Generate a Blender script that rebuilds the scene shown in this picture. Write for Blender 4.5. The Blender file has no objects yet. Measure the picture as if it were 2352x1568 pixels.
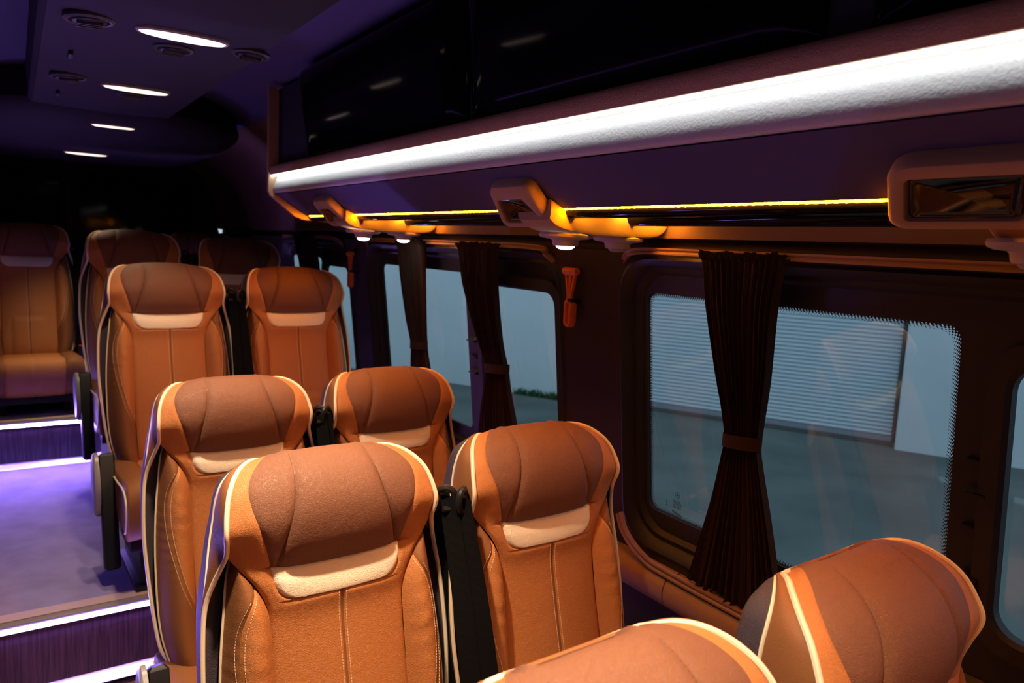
import bpy, bmesh, math, random
import numpy as np
from mathutils import Matrix, Vector
random.seed(7)
S = bpy.context.scene
COL = S.collection
PI = math.pi

# ------------------------------------------------------------------ camera
CAMZ = 1.59
yw, pt, rl = [math.radians(a) for a in (34.33, 7.21, -2.816)]
fw = Vector((math.sin(yw)*math.cos(pt), math.cos(yw)*math.cos(pt), -math.sin(pt)))
rt = Vector((math.cos(yw), -math.sin(yw), 0))
dn = fw.cross(rt)
cR = rt*math.cos(rl) + dn*math.sin(rl)
cD = rt*(-math.sin(rl)) + dn*math.cos(rl)
cam = bpy.data.cameras.new('camera')
co = bpy.data.objects.new('camera', cam)
COL.objects.link(co)
mw = Matrix.Identity(4)
for i in range(3):
    mw[i][0] = cR[i]; mw[i][1] = -cD[i]; mw[i][2] = -fw[i]
mw[0][3], mw[1][3], mw[2][3] = 0, 0, CAMZ
co.matrix_world = mw
cam.sensor_width = 36
cam.lens = 1677.4/2352*36
cam.clip_start = 0.02
cam.dof.use_dof = True
cam.dof.focus_distance = 1.42
cam.dof.aperture_fstop = 5.0
S.camera = co

# ------------------------------------------------------------------ world, exposure
w = bpy.data.worlds.new('world'); S.world = w
w.use_nodes = True
bg = w.node_tree.nodes['Background']
bg.inputs[0].default_value = (0.66, 0.82, 0.95, 1)
bg.inputs[1].default_value = 1.15
S.view_settings.view_transform = 'Standard'
S.view_settings.look = 'None'
S.view_settings.exposure = 0.0
S.view_settings.gamma = 1.0
S.view_settings.use_curve_mapping = False

# light levels (radiance of the lamps' own surfaces)
L_CEIL = 1.7       # visible lens; the beam is the bulb's spot light
P_CEIL = 112.0
L_WHITE = 10.5
L_AMBER = 290.0
L_AMBER_IN = 6.0
L_AMBER_FILL = 170.0  # added glow on the reading light bars, not a fitted lamp
L_READ = 22.0
L_FLOOR = 320.0
L_VIOLET = 2.6

# ------------------------------------------------------------------ materials
def mat(name, col, rough=0.5, spec=0.5, bump=None, metal=0.0, emit=None, noise=None, coat=0.0, sheen=0.0):
    m = bpy.data.materials.new(name); m.use_nodes = True
    nt = m.node_tree; N = nt.nodes; b = N['Principled BSDF']
    b.inputs['Base Color'].default_value = (*col, 1)
    b.inputs['Roughness'].default_value = rough
    b.inputs['Metallic'].default_value = metal
    b.inputs['Specular IOR Level'].default_value = spec
    b.inputs['Coat Weight'].default_value = coat
    b.inputs['Sheen Weight'].default_value = sheen
    if emit:
        b.inputs['Emission Color'].default_value = (*emit[0], 1)
        b.inputs['Emission Strength'].default_value = emit[1]
    tc = N.new('ShaderNodeTexCoord')
    if noise:
        sc, amt = noise
        n = N.new('ShaderNodeTexNoise'); n.inputs['Scale'].default_value = sc; n.inputs['Detail'].default_value = 4
        nt.links.new(tc.outputs['Object'], n.inputs['Vector'])
        r = N.new('ShaderNodeValToRGB')
        r.color_ramp.elements[0].position = 0.3; r.color_ramp.elements[1].position = 0.7
        r.color_ramp.elements[0].color = (*[c*(1-amt) for c in col], 1)
        r.color_ramp.elements[1].color = (*[min(1, c*(1+amt)) for c in col], 1)
        nt.links.new(n.outputs['Fac'], r.inputs['Fac']); nt.links.new(r.outputs['Color'], b.inputs['Base Color'])
    if bump:
        kind, sc, st, dist = bump
        if kind == 'leather':
            n1 = N.new('ShaderNodeTexNoise'); n1.inputs['Scale'].default_value = sc*0.35
            nt.links.new(tc.outputs['Object'], n1.inputs['Vector'])
            mx = N.new('ShaderNodeMixRGB'); mx.inputs['Fac'].default_value = 0.02
            nt.links.new(tc.outputs['Object'], mx.inputs['Color1']); nt.links.new(n1.outputs['Color'], mx.inputs['Color2'])
            t = N.new('ShaderNodeTexVoronoi'); t.feature = 'DISTANCE_TO_EDGE'; t.inputs['Scale'].default_value = sc
            nt.links.new(mx.outputs['Color'], t.inputs['Vector'])
            cl = N.new('ShaderNodeMath'); cl.operation = 'MINIMUM'; cl.inputs[1].default_value = 0.18
            nt.links.new(t.outputs['Distance'], cl.inputs[0])
            n2 = N.new('ShaderNodeTexNoise'); n2.inputs['Scale'].default_value = sc*0.3; n2.inputs['Detail'].default_value = 5
            nt.links.new(tc.outputs['Object'], n2.inputs['Vector'])
            ad = N.new('ShaderNodeMath'); ad.operation = 'MULTIPLY_ADD'; ad.inputs[1].default_value = 2.2
            nt.links.new(cl.outputs[0], ad.inputs[0]); nt.links.new(n2.outputs['Fac'], ad.inputs[2])
            out = ad.outputs[0]
        else:
            t = N.new('ShaderNodeTexNoise'); t.inputs['Scale'].default_value = sc; t.inputs['Detail'].default_value = 5
            nt.links.new(tc.outputs['Object'], t.inputs['Vector']); out = t.outputs['Fac']
        bp = N.new('ShaderNodeBump'); bp.inputs['Strength'].default_value = st; bp.inputs['Distance'].default_value = dist
        nt.links.new(out, bp.inputs['Height']); nt.links.new(bp.outputs['Normal'], b.inputs['Normal'])
    return m

def emission(name, col, s):
    return mat(name, (0.8, 0.8, 0.8), 0.4, emit=(col, s))

LB = ('leather', 270, 0.55, 0.0018)
M = {}
M['tan'] = mat('tan_leather', (0.47, 0.178, 0.058), 0.50, 0.30, LB)
M['taupe'] = mat('taupe_leather', (0.195, 0.083, 0.050), 0.52, 0.28, LB)
M['cream'] = mat('cream_leather', (0.92, 0.82, 0.66), 0.45, 0.3, LB)
M['side'] = mat('brown_leather', (0.23, 0.092, 0.036), 0.55, 0.22, ('leather', 240, 0.3, 0.0014))
M['piping'] = mat('cream_piping', (0.82, 0.70, 0.54), 0.45, 0.3, ('noise', 300, 0.25, 0.001))
M['shell'] = mat('charcoal_leather', (0.060, 0.045, 0.060), 0.6, 0.25, LB)
M['recess'] = mat('black_lining', (0.012, 0.010, 0.012), 0.7)
M['thread'] = mat('pale_thread', (0.85, 0.66, 0.46), 0.6)
M['darkthread'] = mat('dark_thread', (0.09, 0.04, 0.02), 0.6)
M['plastic'] = mat('black_plastic', (0.010, 0.010, 0.012), 0.45, 0.3)
M['grey'] = mat('grey_plastic', (0.30, 0.29, 0.33), 0.35, 0.5)
M['webbing'] = mat('belt_webbing', (0.003, 0.003, 0.004), 0.8, 0.10, ('noise', 500, 0.3, 0.001))
M['red'] = mat('red_button', (0.7, 0.03, 0.02), 0.4)
M['trimfab'] = mat('dark_wall_fabric', (0.050, 0.030, 0.022), 0.85, 0.2, ('noise', 600, 0.25, 0.0008))
M['trimbrown'] = mat('brown_wall_fabric', (0.16, 0.085, 0.055), 0.85, 0.2, ('noise', 500, 0.3, 0.0008))
M['frame'] = mat('window_frame_black', (0.022, 0.016, 0.014), 0.5, 0.4)
M['rubber'] = mat('black_rubber', (0.008, 0.007, 0.007), 0.6, 0.3)
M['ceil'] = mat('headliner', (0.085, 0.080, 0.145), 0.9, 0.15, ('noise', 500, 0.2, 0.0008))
M['panel'] = mat('ceiling_panel', (0.024, 0.019, 0.028), 0.8, 0.2, ('noise', 500, 0.2, 0.0008))
M['gloss'] = mat('gloss_black', (0.003, 0.003, 0.004), 0.07, 0.06)
M['gloss_clear'] = mat('gloss_switch', (0.003, 0.003, 0.004), 0.05, 0.5)
M['padtan'] = mat('locker_tan_leather', (0.52, 0.31, 0.17), 0.5, 0.3, ('leather', 170, 0.5, 0.002))
M['padcream'] = mat('locker_cream_leather', (0.54, 0.51, 0.46), 0.55, 0.3, ('noise', 200, 0.6, 0.0022))
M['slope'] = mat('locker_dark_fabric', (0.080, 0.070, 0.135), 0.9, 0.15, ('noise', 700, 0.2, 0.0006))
M['suede'] = mat('tan_suede', (0.42, 0.27, 0.15), 0.85, 0.15, ('noise', 420, 0.35, 0.0012), sheen=0.2)
M['lampbody'] = mat('pale_lamp_plastic', (0.42, 0.33, 0.34), 0.45, 0.4, ('noise', 90, 0.15, 0.002))
M['curtain'] = mat('brown_curtain', (0.042, 0.024, 0.018), 0.9, 0.1, ('noise', 700, 0.3, 0.001))
M['railm'] = mat('curtain_rail', (0.27, 0.13, 0.075), 0.5, 0.4)
M['sillm'] = mat('sill_tan', (0.30, 0.15, 0.075), 0.6, 0.3, LB)
M['orange'] = mat('hammer_orange', (0.90, 0.17, 0.02), 0.35, 0.5)
M['carpet'] = mat('carpet', (0.30, 0.26, 0.50), 0.95, 0.1, ('noise', 260, 0.5, 0.003), noise=(9, 0.12))
M['alu'] = mat('aluminium_trim', (0.55, 0.52, 0.58), 0.3, 0.5, metal=0.6)
M['nosing'] = mat('step_nosing', (0.5, 0.36, 0.3), 0.6)
M['ventm'] = mat('vent_grey', (0.040, 0.036, 0.044), 0.4, 0.5)
M['e_ceil'] = emission('lamp_glow_warm', (1.0, 0.80, 0.60), L_CEIL)
M['e_white'] = emission('strip_glow_white', (0.80, 0.90, 1.0), L_WHITE)
M['e_amber'] = emission('strip_glow_amber', (1.0, 0.27, 0.0012), L_AMBER)
M['e_amber_in'] = emission('hidden_strip_glow_amber', (1.0, 0.36, 0.02), L_AMBER_IN)
M['e_amber_fill'] = emission('fill_glow_amber', (1.0, 0.36, 0.02), L_AMBER_FILL)
M['e_read'] = emission('reading_glow', (1.0, 0.93, 0.86), L_READ)
M['e_read_low'] = emission('reading_glow_low', (0.9, 0.86, 1.0), 3.0)
M['e_floor'] = emission('step_glow_violet', (0.36, 0.22, 1.0), L_FLOOR)
M['e_floor_low'] = emission('trim_glow_violet', (0.60, 0.50, 1.0), 2.2)
M['e_violet'] = emission('strip_glow_violet', (0.35, 0.22, 1.0), L_VIOLET)

def wood(name, c1, c2, axis_scale, rough=0.3):
    m = mat(name, c1, rough, 0.5); nt = m.node_tree; N = nt.nodes
    tc = N.new('ShaderNodeTexCoord'); mp = N.new('ShaderNodeMapping'); mp.inputs['Scale'].default_value = axis_scale
    n = N.new('ShaderNodeTexNoise'); n.inputs['Scale'].default_value = 4; n.inputs['Detail'].default_value = 6
    r = N.new('ShaderNodeValToRGB'); r.color_ramp.elements[0].position = .35; r.color_ramp.elements[1].position = .68
    r.color_ramp.elements[0].color = (*c1, 1); r.color_ramp.elements[1].color = (*c2, 1)
    nt.links.new(tc.outputs['Object'], mp.inputs[0]); nt.links.new(mp.outputs[0], n.inputs['Vector'])
    nt.links.new(n.outputs['Fac'], r.inputs[0]); nt.links.new(r.outputs[0], N['Principled BSDF'].inputs['Base Color'])
    return m
M['riser'] = wood('dark_wood_riser', (0.025, 0.012, 0.020), (0.085, 0.045, 0.065), (30, 4, 1.2))
M['woodfloor'] = wood('wood_floor', (0.20, 0.09, 0.08), (0.34, 0.18, 0.16), (22, 2.0, 4))

def glass_mat(name, tint, refl=1.0):
    m = bpy.data.materials.new(name); m.use_nodes = True; nt = m.node_tree; N = nt.nodes
    N.remove(N['Principled BSDF'])
    t = N.new('ShaderNodeBsdfTransparent'); t.inputs[0].default_value = (*tint, 1)
    g = N.new('ShaderNodeBsdfGlossy'); g.inputs['Roughness'].default_value = 0.01; g.inputs[0].default_value = (refl, refl, refl, 1)
    lw = N.new('ShaderNodeLayerWeight'); lw.inputs[0].default_value = 0.5
    pw = N.new('ShaderNodeMath'); pw.operation = 'POWER'; pw.inputs[1].default_value = 5
    fr = N.new('ShaderNodeMath'); fr.operation = 'MULTIPLY_ADD'; fr.inputs[1].default_value = .6; fr.inputs[2].default_value = .03
    nt.links.new(lw.outputs['Facing'], pw.inputs[0]); nt.links.new(pw.outputs[0], fr.inputs[0])
    mx = N.new('ShaderNodeMixShader')
    nt.links.new(fr.outputs[0], mx.inputs[0]); nt.links.new(t.outputs[0], mx.inputs[1]); nt.links.new(g.outputs[0], mx.inputs[2])
    nt.links.new(mx.outputs[0], N['Material Output'].inputs[0])
    return m
M['glass'] = glass_mat('tinted_glass', (0.66, 0.74, 0.78))
M['darkglass'] = glass_mat('privacy_glass', (0.05, 0.05, 0.045))
# dotted ceramic border of the glass: black dots on clear
def frit_mat():
    m = bpy.data.materials.new('dotted_border'); m.use_nodes = True; nt = m.node_tree; N = nt.nodes
    b = N['Principled BSDF']; b.inputs['Base Color'].default_value = (0.02, 0.014, 0.012, 1); b.inputs['Roughness'].default_value = 0.5
    t = N.new('ShaderNodeBsdfTransparent'); mx = N.new('ShaderNodeMixShader')
    uv = N.new('ShaderNodeUVMap'); sp = N.new('ShaderNodeSeparateXYZ')
    nt.links.new(uv.outputs[0], sp.inputs[0])
    def mth(op, a, bb=None):
        n = N.new('ShaderNodeMath'); n.operation = op
        for i, v in enumerate((a, bb)):
            if v is None: continue
            if isinstance(v, (int, float)): n.inputs[i].default_value = v
            else: nt.links.new(v, n.inputs[i])
        return n.outputs[0]
    s1 = mth('SINE', mth('MULTIPLY', sp.outputs[0], 1.0)); s2 = mth('SINE', mth('MULTIPLY', sp.outputs[1], 6*PI))
    c = mth('ADD', mth('MULTIPLY', s1, s2), mth('MULTIPLY', mth('SUBTRACT', 0.5, sp.outputs[1]), 1.6))
    f = mth('GREATER_THAN', c, 0.0)
    nt.links.new(f, mx.inputs[0]); nt.links.new(t.outputs[0], mx.inputs[1]); nt.links.new(b.outputs[0], mx.inputs[2])
    nt.links.new(mx.outputs[0], N['Material Output'].inputs[0])
    return m
M['frit'] = frit_mat()

# ------------------------------------------------------------------ mesh helpers
class MB:
    def __init__(s): s.v = []; s.f = []
    def add(s, vs, fs):
        o = len(s.v); s.v += [tuple(map(float, q)) for q in vs]; s.f += [tuple(o+i for i in f) for f in fs]
    def grid(s, rows, cu=False, cv=False):
        nr = len(rows); nc = len(rows[0]); vs = [p for r in rows for p in r]; fs = []
        for i in range(nr - (0 if cv else 1)):
            for j in range(nc - (0 if cu else 1)):
                a = i*nc+j; b = i*nc+(j+1) % nc; c = ((i+1) % nr)*nc+(j+1) % nc; d = ((i+1) % nr)*nc+j
                fs.append((a, b, c, d))
        s.add(vs, fs)
    def box(s, x0, x1, y0, y1, z0, z1):
        s.add([(x0, y0, z0), (x1, y0, z0), (x1, y1, z0), (x0, y1, z0), (x0, y0, z1), (x1, y0, z1), (x1, y1, z1), (x0, y1, z1)],
              [(0, 3, 2, 1), (4, 5, 6, 7), (0, 1, 5, 4), (1, 2, 6, 5), (2, 3, 7, 6), (3, 0, 4, 7)])
    def tube(s, path, r, n=8, closed=False, flat=1.0):
        P = [Vector(p) for p in path]; m = len(P); rows = []
        prev = None
        for i in range(m):
            a = P[(i-1) % m] if (closed or i > 0) else P[i]; b = P[(i+1) % m] if (closed or i < m-1) else P[i]
            t = (b-a)
            if t.length < 1e-9: t = Vector((0, 0, 1))
            t.normalize()
            if prev is None:
                u = Vector((0, 1, 0)) if abs(t.y) < .9 else Vector((1, 0, 0))
            else: u = prev
            u = (u - t*u.dot(t)).normalized(); prev = u; v = t.cross(u)
            rr = r[i] if hasattr(r, '__len__') else r
            rows.append([tuple(P[i] + (u*math.cos(k*2*PI/n) + v*math.sin(k*2*PI/n)*flat)*rr) for k in range(n)])
        s.grid(rows, cu=True, cv=closed)
        if not closed:
            o = len(s.v) - m*n
            s.f.append(tuple(o+k for k in range(n))[::-1]); s.f.append(tuple(o+(m-1)*n+k for k in range(n)))
    def prism(s, poly, y0, y1):    # poly of (x, z), extruded along y
        n = len(poly)
        s.add([(x, y0, z) for x, z in poly] + [(x, y1, z) for x, z in poly],
              [tuple(range(n))[::-1], tuple(range(n, 2*n))] + [(i, (i+1) % n, n+(i+1) % n, n+i) for i in range(n)])
    def ellip(s, c, rx, ry, rz, n=16, m=10):
        rows = []
        for i in range(m+1):
            a = PI*i/m
            rows.append([(c[0]+rx*math.sin(a)*math.cos(2*PI*j/n), c[1]+ry*math.sin(a)*math.sin(2*PI*j/n), c[2]+rz*math.cos(a)) for j in range(n)])
        s.grid(rows, cu=True)
    def build(s, name, m, parent=None, smooth=True, bevel=0, recalc=True, seg=2, angle=35):
        me = bpy.data.meshes.new(name); me.from_pydata(s.v, [], s.f)
        bm = bmesh.new(); bm.from_mesh(me)
        bmesh.ops.remove_doubles(bm, verts=bm.verts, dist=1e-6)
        if recalc: bmesh.ops.recalc_face_normals(bm, faces=bm.faces)
        if bevel:
            es = [e for e in bm.edges if len(e.link_faces) == 2 and e.calc_face_angle(0) > math.radians(25)]
            bmesh.ops.bevel(bm, geom=es, offset=bevel, segments=seg, affect='EDGES', profile=0.6, clamp_overlap=True)
        for f in bm.faces: f.smooth = smooth
        if smooth:
            for e in bm.edges:
                if len(e.link_faces) == 2 and e.calc_face_angle(0) > math.radians(angle): e.smooth = False
        bm.to_mesh(me); bm.free()
        me.materials.append(M[m] if isinstance(m, str) else m)
        o = bpy.data.objects.new(name, me); COL.objects.link(o)
        if parent: o.parent = parent
        return o

def tag(o, label=None, cat=None, group=None, kind=None):
    if label: o['label'] = label
    if cat: o['category'] = cat
    if group: o['group'] = group
    if kind: o['kind'] = kind
    return o
def empty(name, loc, label=None, cat=None, group=None):
    o = bpy.data.objects.new(name, None); COL.objects.link(o); o.location = loc; o.empty_display_size = .05
    return tag(o, label, cat, group)
def copy_tree(o, parent=None):
    c = o.copy(); COL.objects.link(c)
    if parent: c.parent = parent
    for ch in [q for q in bpy.data.objects if q.parent == o]: copy_tree(ch, c)
    return c
def spline(pts, n):
    """Catmull-Rom through pts (any dimension), n samples per span."""
    P = np.array(pts, float); out = []
    for i in range(len(P)-1):
        p0 = P[i-1] if i > 0 else 2*P[0]-P[1]; p1 = P[i]; p2 = P[i+1]
        p3 = P[i+2] if i+2 < len(P) else 2*P[-1]-P[-2]
        for k in range(n):
            t = k/n
            out.append(0.5*((2*p1)+(-p0+p2)*t+(2*p0-5*p1+4*p2-p3)*t*t+(-p0+3*p1-3*p2+p3)*t**3))
    out.append(P[-1])
    return np.array(out)

# ------------------------------------------------------------------ the bus body
XC = 0.34                     # centre line of the bus
YF, YB = -1.3, 6.35            # front limit and rear wall
def XW(z): return 1.40 + (1.485-z)*0.11      # leaning window wall
def wall_pt(y, z, off=0.0): return (XW(z)+off, y, z)

# floor levels
R1, R2 = 2.80, 4.70
Z0, Z1, Z2 = -0.03, 0.270, 0.525
XL, XR = -0.80, 1.50
b = MB(); b.box(XL, XR, YF, R1, -0.08, Z0); tag(b.build('floor', 'woodfloor', smooth=False), kind='structure')
b = MB(); b.box(XL, XR, R1+.02, R2, Z0, Z1); tag(b.build('floor', 'carpet', smooth=False), kind='structure')
b = MB(); b.box(XL, XR, R2+.02, YB, Z0, Z2); tag(b.build('floor', 'carpet', smooth=False), kind='structure')
b = MB(); b.box(XL, XR, R1, R1+.02, Z0, Z1-.03); tag(b.build('trim_1', 'riser', smooth=False), kind='structure')
b = MB(); b.box(XL, XR, R2, R2+.02, Z1, Z2-.03); tag(b.build('trim_2', 'riser', smooth=False), kind='structure')

def step_light(y, z, lab, lab2):
    t = empty('step_light', (XC, y, z), lab, 'light')
    b = MB(); b.box(XL-XC, XR-XC, -0.012, 0.020, -0.03, 0.0); b.build('profile', 'alu', t, bevel=.003)
    b = MB(); b.box(XL-XC, XR-XC, -0.0135, -0.005, -0.026, -0.012); tag(b.build('light_strip', 'e_floor', t, smooth=False), 'glowing violet white strip')
    b = MB(); b.box(XL-XC, XR-XC, 0.020, 0.075, -0.002, 0.003); b.build('nosing', 'nosing', t, smooth=False)
step_light(R1, Z1, 'violet white light strip along the nose of the near aisle step', '')
step_light(R2, Z2, 'violet white light strip on the far step under the rear seats', '')
for y, z, lab in ((R1, Z0+.03, 'bright metal strip at the foot of the near dark wooden step'), (R2, Z1, 'bright metal strip at the foot of the far dark wooden step')):
    t = empty('base_strip', (XC, y, z), lab, 'strip')
    b = MB(); b.prism([(-.03, 0), (-.03, .008), (-.008, .026), (0, .030), (0, -.0)], XL-XC, XR-XC)
    b.v = [(q[1], q[0], q[2]) for q in b.v]
    b.build('profile', 'alu', t, smooth=False)
    b = MB(); b.box(XL-XC, XR-XC, -0.0345, -0.0305, 0.001, 0.007); b.build('light_strip', 'e_floor_low', t, smooth=False)

# side wall window cells: rings of rounded rectangles
def rrect(y0, y1, z0, z1, r, n=8):
    pts = []
    for (cy, cz, a0) in ((y1-r, z1-r, 0), (y0+r, z1-r, 90), (y0+r, z0+r, 180), (y1-r, z0+r, 270)):
        for k in range(n+1):
            a = math.radians(a0+90*k/n); pts.append((cy+r*math.cos(a), cz+r*math.sin(a)))
    return pts
def cell_loop(y0, y1, z0, z1, n=8):
    pts = []
    for (cy, cz) in ((y1, z1), (y0, z1), (y0, z0), (y1, z0)): pts += [(cy, cz)]*(n+1)
    return pts
def ring(mb, la, oa, lb, ob):
    mb.grid([[wall_pt(y, z, oa) for y, z in la], [wall_pt(y, z, ob) for y, z in lb]], cu=True)

ZT, ZB = 1.60, 0.745     # window band
cells = [(-1.3, 1.62), (1.68, 3.42), (3.50, 4.75)]
opens = [(-1.2, 1.53), (1.79, 3.33), (3.54, 4.68)]
wb = MB()
for (c0, c1), (o0, o1) in zip(cells, opens):
    ring(wb, cell_loop(c0, c1, ZB, ZT), 0, rrect(o0, o1, ZB+.008, ZT-.012, .11), 0)
# pillars and rear part of the band
for a, c in ((1.62, 1.68), (3.42, 3.50), (4.75, YB)):
    wb.grid([[wall_pt(a, ZB), wall_pt(c, ZB)], [wall_pt(a, ZT), wall_pt(c, ZT)]])
# below the band: sill then side wall
prof_low = [(XW(ZB), ZB), (1.50, .60), (1.50, 0.0)]
wb.grid([[(x, YF, z) for x, z in prof_low], [(x, YB, z) for x, z in prof_low]])
prof_hood = [(XW(ZT), ZT), (1.410, 1.606), (1.410, 1.632), (1.376, 1.636)]
prof_up = [(1.376, 1.636), (1.375, 1.66), (1.372, 1.75), (1.335, 1.9), (1.24, 2.06), (1.06, 2.18)]
wb.grid([[(x, YF, z) for x, z in prof_hood], [(x, YB, z) for x, z in prof_hood]])
wr = wb.build('wall_right', 'trimfab', smooth=True, recalc=False); tag(wr, kind='structure')
b = MB(); b.grid([[(x, YF, z) for x, z in prof_up], [(x, YB, z) for x, z in prof_up]])
tag(b.build('wall_right', 'trimbrown', smooth=True, recalc=False), kind='structure')
b = MB()
pc = spline([(1.06, 2.18), (.8, 2.225), (XC, 2.24), (2*XC-.8, 2.225), (2*XC-1.06, 2.18), (2*XC-1.24, 2.06), (2*XC-1.335, 1.9), (2*XC-1.372, 1.75)], 4)
b.grid([[(x, YF, z) for x, z in pc], [(x, YB, z) for x, z in pc]])
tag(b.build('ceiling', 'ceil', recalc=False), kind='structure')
b = MB(); b.grid([[(2*XC-1.372, YF, 1.75), (2*XC-1.46, YF, .9), (XL, YF, 0)], [(2*XC-1.372, YB, 1.75), (2*XC-1.46, YB, .9), (XL, YB, 0)]])
tag(b.build('wall_left', 'trimfab', recalc=False), kind='structure')
# rear and front walls follow the body section
sec = [(1.50, 0), (1.50, .60), (XW(ZB), ZB), (XW(ZT), ZT)] + prof_up + [tuple(q) for q in pc[1:]] + [(2*XC-1.46, .9), (XL, 0)]
for nm, y in (('wall_back', YB), ('wall_front', YF)):
    b = MB(); b.prism(sec, y-.001 if y < 0 else y, y if y < 0 else y+.001)
    b = MB(); b.prism(sec, *( (y, y+.05) if y > 0 else (y-.05, y) )); tag(b.build(nm, 'trimfab', smooth=False), kind='structure')

# windows ---------------------------------------------------------
def frame_rings(parent, o0, o1, panes, name='window_frame'):
    """stepped reveal of one big opening, then the frame plate that holds its panes."""
    mb = MB()
    la = rrect(o0, o1, ZB+.008, ZT-.012, .11)
    def ins(d, r): return rrect(o0+d, o1-d, ZB+.008+d*1.0, ZT-.012-d*.75, r)
    l1 = ins(.010, .105); l2 = ins(.024, .10); l3 = ins(.036, .095); l4 = ins(.050, .09); l5 = ins(.062, .085)
    seq = [(la, 0), (l1, -.006), (l2, .004), (l3, .022), (l4, .020), (l5, .034)]
    for (a, oa), (c, oc) in zip(seq[:-1], seq[1:]): ring(mb, a, oa, c, oc)
    return mb, l5
OFFG = 0.044
def plate_with_holes(mb, y0, y1, z0, z1, holes, off):
    """flat plate split into columns, one per hole (hole: y0,y1,z0,z1,r)"""
    cuts = [y0] + [(holes[i][1]+holes[i+1][0])/2 for i in range(len(holes)-1)] + [y1]
    for i, h in enumerate(holes):
        ring(mb, cell_loop(cuts[i], cuts[i+1], z0, z1), off, rrect(*h), off)
def window(idx, o0, o1, holes):
    root = empty('window_%d' % idx, (1.45, (o0+o1)/2, ZB)); tag(root, kind='structure')
    inv = Matrix.Translation(-root.location)
    def loc(mb):
        mb.v = [(x-root.location.x, y-root.location.y, z-root.location.z) for x, y, z in mb.v]; return mb
    mb, l5 = frame_rings(root, o0, o1, holes)
    plate_with_holes(mb, o0+.05, o1-.05, ZB+.045, ZT-.045, [h[:5] for h in holes], .036)
    for h in holes:
        y0, y1, z0, z1, r, slider = h
        if slider:   # raised rounded frame of the sliding pane
            A = rrect(y0-.045, y1+.045, z0-.045, z1+.045, r+.03); B = rrect(y0-.040, y1+.040, z0-.040, z1+.040, r+.028)
            C2 = rrect(y0-.008, y1+.008, z0-.008, z1+.008, r+.006); D = rrect(y0, y1, z0, z1, r)
            ring(mb, A, .036, B, .016); ring(mb, B, .016, C2, .014); ring(mb, C2, .014, D, .022); ring(mb, D, .022, D, .044)
        else:
            A = rrect(y0, y1, z0, z1, r); B = rrect(y0+.002, y1-.002, z0+.002, z1-.002, r)
            ring(mb, A, .036, B, OFFG)
    f = loc(mb).build('window_frame', 'frame', root, recalc=False)
    for h in holes:
        y0, y1, z0, z1, r, slider = h
        g = MB(); A = rrect(y0-.004, y1+.004, z0-.004, z1+.004, r)
        n = len(A); g.add([wall_pt(y, z, OFFG) for y, z in A] + [wall_pt(y, z, OFFG+.004) for y, z in A],
              [tuple(range(n)), tuple(range(n, 2*n))[::-1]] + [(i, (i+1) % n, n+(i+1) % n, n+i) for i in range(n)])
        loc(g).build('pane', 'glass', root, smooth=False)
    return root, loc
w1, loc1 = window(1, -1.2, 1.53, [(-1.1, .545, .925, 1.435, .05, True), (.640, 1.455, .865, 1.492, .03, False)])
w2, loc2 = window(2, 1.79, 3.33, [(1.86, 2.31, .90, 1.455, .05, True), (2.450, 3.22, .865, 1.492, .03, False)])
w3, loc3 = window(3, 3.54, 4.68, [(3.62, 3.98, .90, 1.45, .05, True), (4.06, 4.58, .865, 1.49, .03, False)])

# dotted border on the near fixed pane
def frit_strip(path_o, path_i, root, loc):
    me = bpy.data.meshes.new('dotted_border'); vs = []; fs = []; uvs = []
    d = 0; L = [0]
    for a, c in zip(path_o[:-1], path_o[1:]): d += math.hypot(a[0]-c[0], a[1]-c[1]); L.append(d)
    for k, (a, c) in enumerate(zip(path_o, path_i)):
        vs += [wall_pt(*a, OFFG-.0005), wall_pt(*c, OFFG-.0005)]; uvs += [(L[k]*2*PI/.0075, 0), (L[k]*2*PI/.0075, 1)]
    for k in range(len(path_o)-1): fs.append((2*k, 2*k+1, 2*k+3, 2*k+2))
    vs = [(x-root.location.x, y-root.location.y, z-root.location.z) for x, y, z in vs]
    me.from_pydata(vs, [], fs); ul = me.uv_layers.new(name='UVMap')
    for p in me.polygons:
        for li in p.loop_indices: ul.data[li].uv = uvs[me.loops[li].vertex_index]
    me.materials.append(M['frit']); o = bpy.data.objects.new('dotted_border', me); COL.objects.link(o); o.parent = root
lo = rrect(.640, 1.455, .865, 1.492, .03); li = rrect(.656, 1.441, .879, 1.478, .03)
frit_strip(lo+[lo[0]], li+[li[0]], w1, loc1)

# etched mark and small print in the corner of the near pane
def flat_yz(name, polys, m, root, off=OFFG-.001):
    mb = MB()
    for P in polys: mb.add([wall_pt(y, z, off) for y, z in P], [tuple(range(len(P)))])
    mb.v = [(x-root.location.x, y-root.location.y, z-root.location.z) for x, y, z in mb.v]
    return mb.build(name, m, root, smooth=False)
ey, ez, er = 1.350, .934, .0085
P = []
for k in range(28):
    a, c = 2*PI*k/28, 2*PI*(k+1)/28
    P.append([(ey+er*math.cos(a), ez+er*math.sin(a)), (ey+er*math.cos(c), ez+er*math.sin(c)), (ey+.86*er*math.cos(c), ez+.86*er*math.sin(c)), (ey+.86*er*math.cos(a), ez+.86*er*math.sin(a))])
for k in range(3):
    a = PI/2+2*PI*k/3
    P.append([(ey+.9*er*math.cos(a), ez+.9*er*math.sin(a)), (ey+.16*er*math.cos(a+PI/3), ez+.16*er*math.sin(a+PI/3)), (ey, ez), (ey+.16*er*math.cos(a-PI/3), ez+.16*er*math.sin(a-PI/3))])
flat_yz('etched_emblem', P, 'rubber', w1)
P = []
def hbar(y, z, wd, h): P.append([(y+wd/2, z), (y-wd/2, z), (y-wd/2, z+h), (y+wd/2, z+h)])
rr = random.Random(3)
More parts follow.
